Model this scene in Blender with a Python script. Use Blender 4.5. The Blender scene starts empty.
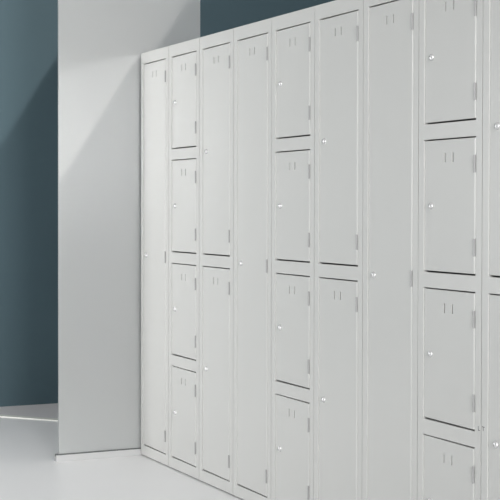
import bpy, bmesh, math
from mathutils import Matrix, Vector

C = bpy.context.scene.collection
SC = bpy.context.scene

# ------------------------------------------------------------------ camera
def make_camera():
    yaw, pit, roll = -1.12174, -0.01719, 0.00171
    f, py = 1381.5, 231.0
    fw = Vector((math.sin(yaw)*math.cos(pit), math.cos(yaw)*math.cos(pit), math.sin(pit)))
    rt = Vector((math.cos(yaw), -math.sin(yaw), 0))
    up = rt.cross(fw)
    r2 = math.cos(roll)*rt + math.sin(roll)*up
    u2 = -math.sin(roll)*rt + math.cos(roll)*up
    cam = bpy.data.cameras.new('camera')
    cam.sensor_width = 36
    cam.lens = f*36/500
    cam.shift_y = (py-250)/500
    cam.clip_start = .05
    o = bpy.data.objects.new('camera', cam)
    C.objects.link(o)
    m = Matrix((r2, u2, -fw)).transposed().to_4x4()
    m.translation = Vector((5.78774, -2.24612, 1.11412))
    o.matrix_world = m
    SC.camera = o
make_camera()

# ------------------------------------------------------------------ world, sun, added area lights, exposure
SC.view_settings.view_transform = 'Standard'
SC.view_settings.look = 'None'
SC.view_settings.gamma = 1
SC.view_settings.use_curve_mapping = False
SC.view_settings.exposure = 0.04

W0 = bpy.data.worlds.new('world')
SC.world = W0
W0.use_nodes = True
bg = W0.node_tree.nodes['Background']
bg.inputs['Color'].default_value = (1, .985, .975, 1)
bg.inputs['Strength'].default_value = 0.50

def sun(d, strength, angle, col):
    l = bpy.data.lights.new('sun', 'SUN')
    l.energy = strength
    l.angle = math.radians(angle)
    l.color = col
    o = bpy.data.objects.new('sun', l)
    o.rotation_euler = Vector(d).to_track_quat('-Z', 'Y').to_euler()
    C.objects.link(o)
sun((-1.35, -1.0, -1.54), 2.2, 0.9, (1, .98, .94))

def area(name, loc, target, sx, sy, energy, col=(1, 1, 1)):
    l = bpy.data.lights.new(name, 'AREA')
    l.shape = 'RECTANGLE'
    l.size, l.size_y = sx, sy
    l.energy = energy
    l.color = col
    o = bpy.data.objects.new(name, l)
    o.location = loc
    o.rotation_euler = (Vector(target)-Vector(loc)).to_track_quat('-Z', 'Y').to_euler()
    C.objects.link(o)
# unseen lamps, added: frontal fill for the lockers, raking light for their rolled edges
area('added_light', (-.1, -3.1, 1.2), (.3, 0, .6), 1.8, 1.6, 60)
area('added_light', (9.8, -2.1, 2.0), (1.0, 0, .9), 1.2, 1.3, 430)

# ------------------------------------------------------------------ materials
def mat(name, col, rough=.5, metal=0, spec=.5, var=0, scale=3, bump=0, bscale=200):
    m = bpy.data.materials.new(name)
    m.use_nodes = True
    nt = m.node_tree
    b = nt.nodes['Principled BSDF']
    b.inputs['Base Color'].default_value = (*col, 1)
    b.inputs['Roughness'].default_value = rough
    b.inputs['Metallic'].default_value = metal
    b.inputs['Specular IOR Level'].default_value = spec
    tc = nt.nodes.new('ShaderNodeTexCoord')
    if var:
        n = nt.nodes.new('ShaderNodeTexNoise')
        n.inputs['Scale'].default_value = scale
        n.inputs['Detail'].default_value = 4
        nt.links.new(tc.outputs['Object'], n.inputs['Vector'])
        r = nt.nodes.new('ShaderNodeValToRGB')
        r.color_ramp.elements[0].position = .3
        r.color_ramp.elements[1].position = .7
        r.color_ramp.elements[0].color = (*[c*(1-var) for c in col], 1)
        r.color_ramp.elements[1].color = (*[min(1, c*(1+var)) for c in col], 1)
        nt.links.new(n.outputs['Fac'], r.inputs['Fac'])
        nt.links.new(r.outputs['Color'], b.inputs['Base Color'])
    if bump:
        n2 = nt.nodes.new('ShaderNodeTexNoise')
        n2.inputs['Scale'].default_value = bscale
        nt.links.new(tc.outputs['Object'], n2.inputs['Vector'])
        bp = nt.nodes.new('ShaderNodeBump')
        bp.inputs['Strength'].default_value = bump
        bp.inputs['Distance'].default_value = .0005
        nt.links.new(n2.outputs['Fac'], bp.inputs['Height'])
        nt.links.new(bp.outputs['Normal'], b.inputs['Normal'])
    return m

M = {
    'paint': mat('grey_powder_coat', (.565, .565, .548), .34, spec=.5, var=.012, scale=2),
    'dark': mat('dark_plinth', (.03, .03, .032), .7),
    'hinge': mat('hinge_steel', (.37, .37, .37), .5, .2),
    'chrome': mat('chrome_lock', (.66, .66, .66), .26, .5),
    'key': mat('keyway', (.03, .03, .03), .5),
    'ink': mat('printed_ink', (.12, .12, .12), .6),
    'alu': mat('white_channel', (.60, .60, .60), .35, .1),
    'alu_side': mat('channel_end', (.40, .40, .40), .5, .3),
    'gasket': mat('grey_gasket', (.13, .14, .14), .6),
    'floor': mat('pale_resin_floor', (.80, .80, .80), .42, spec=.28, var=.015, scale=1.2),
    'floor_far': mat('grey_floor', (.63, .615, .62), .5, spec=.25, var=.02, scale=1.5),
    'strip': mat('cream_strip', (.80, .80, .75), .4),
    'teal': mat('teal_wall_paint', (.064, .104, .123), .55, spec=.3, var=.03, scale=1.1, bump=.1),
    'plaster': mat('white_plaster', (.70, .70, .70), .7, bump=.1),
}

def glass_mat():
    m = bpy.data.materials.new('frosted_glass')
    m.use_nodes = True
    nt = m.node_tree
    nt.nodes.clear()
    out = nt.nodes.new('ShaderNodeOutputMaterial')
    dif = nt.nodes.new('ShaderNodeBsdfDiffuse')
    dif.inputs['Color'].default_value = (.88, .875, .87, 1)
    trl = nt.nodes.new('ShaderNodeBsdfTranslucent')
    trl.inputs['Color'].default_value = (.88, .875, .87, 1)
    ref = nt.nodes.new('ShaderNodeBsdfRefraction')
    ref.inputs['Color'].default_value = (.91, .935, .925, 1)
    ref.inputs['Roughness'].default_value = .55
    ref.inputs['IOR'].default_value = 1.45
    glo = nt.nodes.new('ShaderNodeBsdfGlossy')
    glo.inputs['Color'].default_value = (1, 1, 1, 1)
    glo.inputs['Roughness'].default_value = .20
    a = nt.nodes.new('ShaderNodeMixShader')
    a.inputs[0].default_value = .20
    b = nt.nodes.new('ShaderNodeMixShader')
    b.inputs[0].default_value = .64
    c = nt.nodes.new('ShaderNodeMixShader')
    fr = nt.nodes.new('ShaderNodeFresnel')
    fr.inputs['IOR'].default_value = 2.1
    L = nt.links.new
    L(dif.outputs[0], a.inputs[1]); L(trl.outputs[0], a.inputs[2])
    L(a.outputs[0], b.inputs[1]); L(ref.outputs[0], b.inputs[2])
    L(b.outputs[0], c.inputs[1]); L(glo.outputs[0], c.inputs[2])
    L(fr.outputs[0], c.inputs[0])
    L(c.outputs[0], out.inputs['Surface'])
    return m
M['glass'] = glass_mat()

# ------------------------------------------------------------------ helpers
def box(bm, x0, x1, y0, y1, z0, z1, mi=0):
    v = [bm.verts.new((x, y, z)) for x in (x0, x1) for y in (y0, y1) for z in (z0, z1)]
    for q in ((0, 1, 3, 2), (4, 6, 7, 5), (0, 4, 5, 1), (2, 3, 7, 6), (0, 2, 6, 4), (1, 5, 7, 3)):
        f = bm.faces.new([v[i] for i in q])
        f.material_index = mi

def to_mesh(name, bm, mats, smooth=False):
    bmesh.ops.recalc_face_normals(bm, faces=bm.faces)
    me = bpy.data.meshes.new(name)
    bm.to_mesh(me)
    bm.free()
    for m in (mats if isinstance(mats, (list, tuple)) else [mats]):
        me.materials.append(m)
    for p in me.polygons:
        p.use_smooth = smooth
    return me

def link(name, me, parent=None, loc=(0, 0, 0), label=None):
    o = bpy.data.objects.new(name, me)
    C.objects.link(o)
    o.parent = parent
    o.location = loc
    if label:
        o['label'] = label
    return o

def bevel(o, w, seg=3, ang=40, weight=False):
    b = o.modifiers.new('bevel', 'BEVEL')
    b.width = w
    b.segments = seg
    b.limit_method = 'WEIGHT' if weight else 'ANGLE'
    b.angle_limit = math.radians(ang)
    b.harden_normals = True
    b.harden_normals = not weight
    for p in o.data.polygons:
        p.use_smooth = not weight

def struct(name, me, loc=(0, 0, 0)):
    o = link(name, me, None, loc)
    o['kind'] = 'structure'
    return o

# ------------------------------------------------------------------ setting
WX = -1.74
# edge of the pale floor: a line running diagonally away behind the partition
P = Vector((-1.385, -.255)); D = Vector((.2651, .2311)).normalized(); Nn = Vector((-D.y, D.x))
def poly_prism(pts, z0, z1):
    bm = bmesh.new()
    lo = [bm.verts.new((p[0], p[1], z0)) for p in pts]
    hi = [bm.verts.new((p[0], p[1], z1)) for p in pts]
    n = len(pts)
    bm.faces.new(lo[::-1]); bm.faces.new(hi)
    for i in range(n):
        bm.faces.new((lo[i], lo[(i+1) % n], hi[(i+1) % n], hi[i]))
    return bm
YF, YB, XR = -5.2, 2.9, 7.2
tw = (WX-P.x)/D.x; tb = (YB-P.y)/D.y
A = P+D*tw; B = P+D*tb
struct('floor', to_mesh('floor', poly_prism([(WX, YF), (XR, YF), (XR, YB), (B.x, YB), (A.x, A.y)], -.12, 0), M['floor']))
struct('floor_corner', to_mesh('floor_corner', poly_prism([(A.x, A.y), (B.x, B.y), (WX, YB)], -.12, -.001), M['floor_far']))
w = .026
bm = poly_prism([A-Nn*w, B-Nn*w, B+Nn*w, A+Nn*w], -.001, .006)
struct('trim_1', to_mesh('trim_1', bm, M['strip']))
bm = bmesh.new(); box(bm, WX-.15, WX, YF, YB, -.12, 3.2)
struct('wall_left', to_mesh('wall_left', bm, M['teal']))
bm = bmesh.new(); box(bm, 1.3, XR, -3.9, -3.75, -.12, 3.2)
struct('wall_blocker', to_mesh('wall_blocker', bm, M['teal']))  # unseen wall, added to block sky light and darken the right-hand lockers
bm = bmesh.new(); box(bm, WX-.15, XR, YB, YB+.15, -.12, 3.2)
struct('wall_back', to_mesh('wall_back', bm, M['teal']))
# unseen ceiling; opening added so its far edge throws the teal wall's slanting shade line
YE = 1.071
bm = bmesh.new()
box(bm, WX-.15, XR, YE, YB+.15, 3.2, 3.35)
box(bm, WX-.15, XR, YF, -1.2, 3.2, 3.35)
box(bm, 4.2, XR, -1.2, YE, 3.2, 3.35)
struct('ceiling', to_mesh('ceiling', bm, M['plaster']))

# ------------------------------------------------------------------ lockers
LW, H = 0.32628, 1.8
DT, KK, GP = .0529, .0549, .05405            # top rail, kick rail, rail between doors
DX0, DX1 = .0312, .2953                        # door sides
DH = (H-DT-KK-3*GP)/4
DEPTH = .32
def rows(n):
    """door openings from top to bottom as (z0, z1)"""
    if n == 4:
        tops = [H-DT-i*(DH+GP) for i in range(4)]
        return [(t-DH, t) for t in tops]
    if n == 2:
        h = 2*DH+GP
        return [(H-DT-h, H-DT), (KK, KK+h)]
    return [(KK, H-DT)]

def frame_mesh(n):
    gx0, gx1 = DX0-.0003, DX1+.0016
    xs = [.0022, gx0, gx1, LW-.0012]
    zs = [.006]; solid = []
    for z0, z1 in reversed(rows(n)):
        solid.append(True); zs.append(z0-.0052)
        solid.append(False); zs.append(z1+.0040)
    solid.append(True); zs.append(H)
    bm = bmesh.new()
    T = .016
    V = {}
    def vv(i, k, y):
        if (i, k, y) not in V:
            V[(i, k, y)] = bm.verts.new((xs[i], y, zs[k]))
        return V[(i, k, y)]
    def filled(i, k):
        if i < 0 or i > 2 or k < 0 or k >= len(solid):
            return False
        return solid[k] or i != 1
    for i in range(3):
        for k in range(len(solid)):
            if not filled(i, k):
                continue
            for y in (0, T):
                bm.faces.new([vv(i, k, y), vv(i+1, k, y), vv(i+1, k+1, y), vv(i, k+1, y)])
            for di, dk, e in ((-1, 0, ((i, k), (i, k+1))), (1, 0, ((i+1, k), (i+1, k+1))),
                              (0, -1, ((i, k), (i+1, k))), (0, 1, ((i, k+1), (i+1, k+1)))):
                if not filled(i+di, k+dk):
                    a, b = e
                    bm.faces.new([vv(*a, 0), vv(*b, 0), vv(*b, T), vv(*a, T)])
    # rolled upright edges, crisper level ones
    lay = bm.edges.layers.float.new('bevel_weight_edge')
    for e in bm.edges:
        p, q = e.verts[0].co, e.verts[1].co
        if max(p.y, q.y) < 1e-6 and e.calc_face_angle(0) > .7:
            e[lay] = 1.0 if abs(p.x-q.x) < 1e-6 else .22
    return to_mesh('front_frame', bm, M['paint'])

def body_mesh(n):
    """thin steel carcass, open at the front, with shelves between compartments"""
    bm = bmesh.new()
    a, b, t = .003, LW-.003, .0012
    y0, y1 = .0165, DEPTH
    box(bm, a, a+t, y0, y1, .008, H-.0005)
    box(bm, b-t, b, y0, y1, .008, H-.0005)
    box(bm, a+t, b-t, y1-t, y1, .008, H-.0005)
    box(bm, a+t, b-t, y0, y1-t, H-.0005-t, H-.0005)
    box(bm, a+t, b-t, y0, y1-t, .03, .03+t)
    r = rows(n)
    for (z0, z1) in r[:-1]:
        box(bm, a+t, b-t, y0+.001, y1-t, z0-GP/2, z0-GP/2+t)
    return to_mesh('body', bm, M['paint'])

SLOTS = (.141-DX0, .1826-DX0)
def door_mesh(h):
    wd = DX1-DX0
    r, sd, sw = .0036, .011, .0052
    s0, s1 = h-.0385-.0265, h-.0385
    offs = [0, .0002, .0006, .0012, .0022, r]
    rz = .0009
    ozs = [0, .0003, rz]
    def prof(d, r=r):
        if d >= r: return 0
        return r-math.sqrt(max(0, r*r-(r-d)**2))
    xs = set(ozs) | {wd-o for o in offs}
    e = .0004
    for s in SLOTS:
        xs |= {s-sw/2-e, s-sw/2, s+sw/2, s+sw/2+e}
    zs = set(ozs) | {h-o for o in ozs} | {s0-e, s0, s1, s1+e}
    xs, zs = sorted(xs), sorted(zs)
    def dep(x, z):
        y = max(prof(wd-x), prof(min(x, z, h-z), rz))
        if s0-1e-6 <= z <= s1+1e-6 and any(abs(x-s) <= sw/2+1e-6 for s in SLOTS):
            y = sd
        return y
    bm = bmesh.new()
    g = [[bm.verts.new((x, dep(x, z), z)) for z in zs] for x in xs]
    for i in range(len(xs)-1):
        for k in range(len(zs)-1):
            bm.faces.new((g[i][k], g[i+1][k], g[i+1][k+1], g[i][k+1]))
    # edge returns and back
    T = .015
    loop = [g[i][0] for i in range(len(xs))] + [g[-1][k] for k in range(1, len(zs))] + \
           [g[i][-1] for i in range(len(xs)-2, -1, -1)] + [g[0][k] for k in range(len(zs)-2, 0, -1)]
    bk = [bm.verts.new((v.co.x, T, v.co.z)) for v in loop]
    n = len(loop)
    for i in range(n):
        bm.faces.new((loop[i], loop[(i+1) % n], bk[(i+1) % n], bk[i]))
    bm.faces.new(bk)
    bmesh.ops.recalc_face_normals(bm, faces=bm.faces)
    me = bpy.data.meshes.new('door')
    bm.to_mesh(me); bm.free()
    me.materials.append(M['paint'])
    return me

def lathe(bm, prof, seg=28, mi=0, cx=0, cz=0):
    """profile (radius, y) turned about the y axis"""
    rings = []
    for r, y in prof:
        if r < 1e-6:
            rings.append([bm.verts.new((cx, y, cz))])
        else:
            rings.append([bm.verts.new((cx+r*math.cos(2*math.pi*i/seg), y, cz+r*math.sin(2*math.pi*i/seg))) for i in range(seg)])
    for a, b in zip(rings, rings[1:]):
        for i in range(seg):
            j = (i+1) % seg
            if len(a) == 1:
                f = bm.faces.new((a[0], b[i], b[j]))
            elif len(b) == 1:
                f = bm.faces.new((a[i], a[j], b[0]))
            else:
                f = bm.faces.new((a[i], a[j], b[j], b[i]))
            f.material_index = mi

def lock_mesh():
    bm = bmesh.new()
    lathe(bm, [(.0103, .0005), (.0103, -.0014), (.0097, -.0032), (.0086, -.0050), (.0070, -.0065),
               (.0050, -.0076), (.0026, -.0083), (0, -.0085)])
    for f in bm.faces:
        f.smooth = True
    box(bm, -.0006, .0006, -.0087, -.0076, -.0026, .0026, 1)
    bmesh.ops.recalc_face_normals(bm, faces=bm.faces)
    me = bpy.data.meshes.new('lock')
    bm.to_mesh(me); bm.free()
    me.materials.append(M['chrome']); me.materials.append(M['key'])
    return me

def hinge_mesh():
    """knuckle with its pin caps and a leaf tucked into the gap"""
    bm = bmesh.new()
    L, r, seg = .050, .0019, 16
    cuts = [0, .0167, .0169, .0333, .0335, L]
    rings = []
    for z in cuts:
        rings.append([bm.verts.new((r*math.cos(2*math.pi*i/seg), -.0004+r*math.sin(2*math.pi*i/seg), z)) for i in range(seg)])
    for a, b in zip(rings, rings[1:]):
        for i in range(seg):
            j = (i+1) % seg
            bm.faces.new((a[i], a[j], b[j], b[i]))
    bm.faces.new(rings[0]); bm.faces.new(rings[-1])
    box(bm, -.0008, .0008, 0, .010, .001, L-.001)
    return to_mesh('hinge', bm, M['hinge'], False)

def plinth_mesh():
    bm = bmesh.new()
    box(bm, .012, LW-.012, .012, DEPTH-.012, 0, .0082)
    return to_mesh('plinth', bm, M['dark'])

FR = {n: frame_mesh(n) for n in (1, 2, 4)}
BD = {n: body_mesh(n) for n in (1, 2, 4)}
DR = {n: door_mesh(rows(n)[0][1]-rows(n)[0][0]) for n in (1, 2, 4)}
LK, HG, PL = lock_mesh(), hinge_mesh(), plinth_mesh()

def locker(i, n, label):
    t = bpy.data.objects.new('locker', None)
    C.objects.link(t)
    t.location = (i*LW, 0, 0)
    t.empty_display_size = .1
    t['label'] = label
    t['category'] = 'locker'
    t['group'] = 'grey steel lockers standing in one row'
    fr = link('front_frame', FR[n], t)
    bevel(fr, .0060, 8, weight=True)
    link('body', BD[n], t)
    link('plinth', PL, t, label='dark recessed plinth')
    for z0, z1 in rows(n):
        d = link('door', DR[n], t, (DX0, .0034, z0))
        d.rotation_euler = (0, 0, -.021)
        h = z1-z0
        link('lock', LK, d, (.0678-DX0, 0, h/2), 'round chrome cam lock')
        hz = [h-.0485-.05, .049]
        if n == 1:
            hz.append(h/2-.0265)
        for z in hz:
            link('hinge', HG, d, (DX1-DX0-.0010, -.0016, z), 'dull grey hinge knuckle')
    return t

rowl = [
    (1, 'full-height single-door grey steel locker beside the frosted glass screen, last in the row'),
    (4, 'four-door grey steel locker second from the frosted glass screen, farthest of the four-door ones'),
    (2, 'two-door grey steel locker third from the frosted glass screen, farthest of the two-door ones'),
    (1, 'full-height single-door grey locker fourth from the glass screen, middle of the single-door ones'),
    (4, 'four-door grey steel locker fifth from the glass screen, middle of the four-door ones'),
    (2, 'two-door grey steel locker sixth from the glass screen, middle of the two-door ones'),
    (1, 'nearest full-height single-door grey locker, between a two-door and the nearest four-door locker'),
    (4, 'nearest four-door grey steel locker with large doors, printed letter L low on its right stile'),
    (2, 'nearest two-door grey locker, cut off by the right edge of the picture'),
]
LK_ = [locker(i, n, lab) for i, (n, lab) in enumerate(rowl)]

# small printed letters on the two nearest frames
def letter(kind, parent, x, z, w, h):
    bm = bmesh.new()
    t = .0021
    if kind == 'L':
        box(bm, x, x+t, -.0003, .0002, z, z+h)
        box(bm, x+t, x+w, -.0003, .0002, z, z+t)
    else:
        box(bm, x, x+w, -.0003, .0002, z+h-t, z+h)
        box(bm, x+w/2-t/2, x+w/2+t/2, -.0003, .0002, z, z+h-t)
    link('printed_letter', to_mesh('printed_letter', bm, M['ink']), parent, label='small dark printed letter '+kind)
letter('L', LK_[7], .3128, .4915, .0088, .0125)
letter('T', LK_[8], .0052, .4935, .0125, .0125)

# ------------------------------------------------------------------ frosted glass partition
t = bpy.data.objects.new('glass_screen', None)
C.objects.link(t)
t.location = (-.018, -.05, 0)
t['label'] = 'tall frosted glass screen standing in a pale floor channel at the end of the lockers'
t['category'] = 'glass screen'
bm = bmesh.new(); box(bm, -.006, .006, -.329, .345, .020, 2.75)
g = link('glass_panel', to_mesh('glass_panel', bm, M['glass']), t)
bevel(g, .0012, 2)
bm = bmesh.new()
box(bm, -.016, -.0095, -.344, .352, 0, .027)
box(bm, .0095, .016, -.344, .352, 0, .027)
box(bm, -.0095, .0095, -.344, .352, 0, .0195)
for f in bm.faces:
    if f.calc_center_median().y < -.3439:
        f.material_index = 1
ch = link('floor_channel', to_mesh('floor_channel', bm, [M['alu'], M['alu_side']]), t, label='pale metal floor channel')
bm = bmesh.new()
box(bm, .0062, .0094, -.342, .350, .0197, .0315)
box(bm, -.0094, -.0062, -.342, .350, .0197, .0315)
link('gasket', to_mesh('gasket', bm, M['gasket']), t, label='dark rubber gasket')
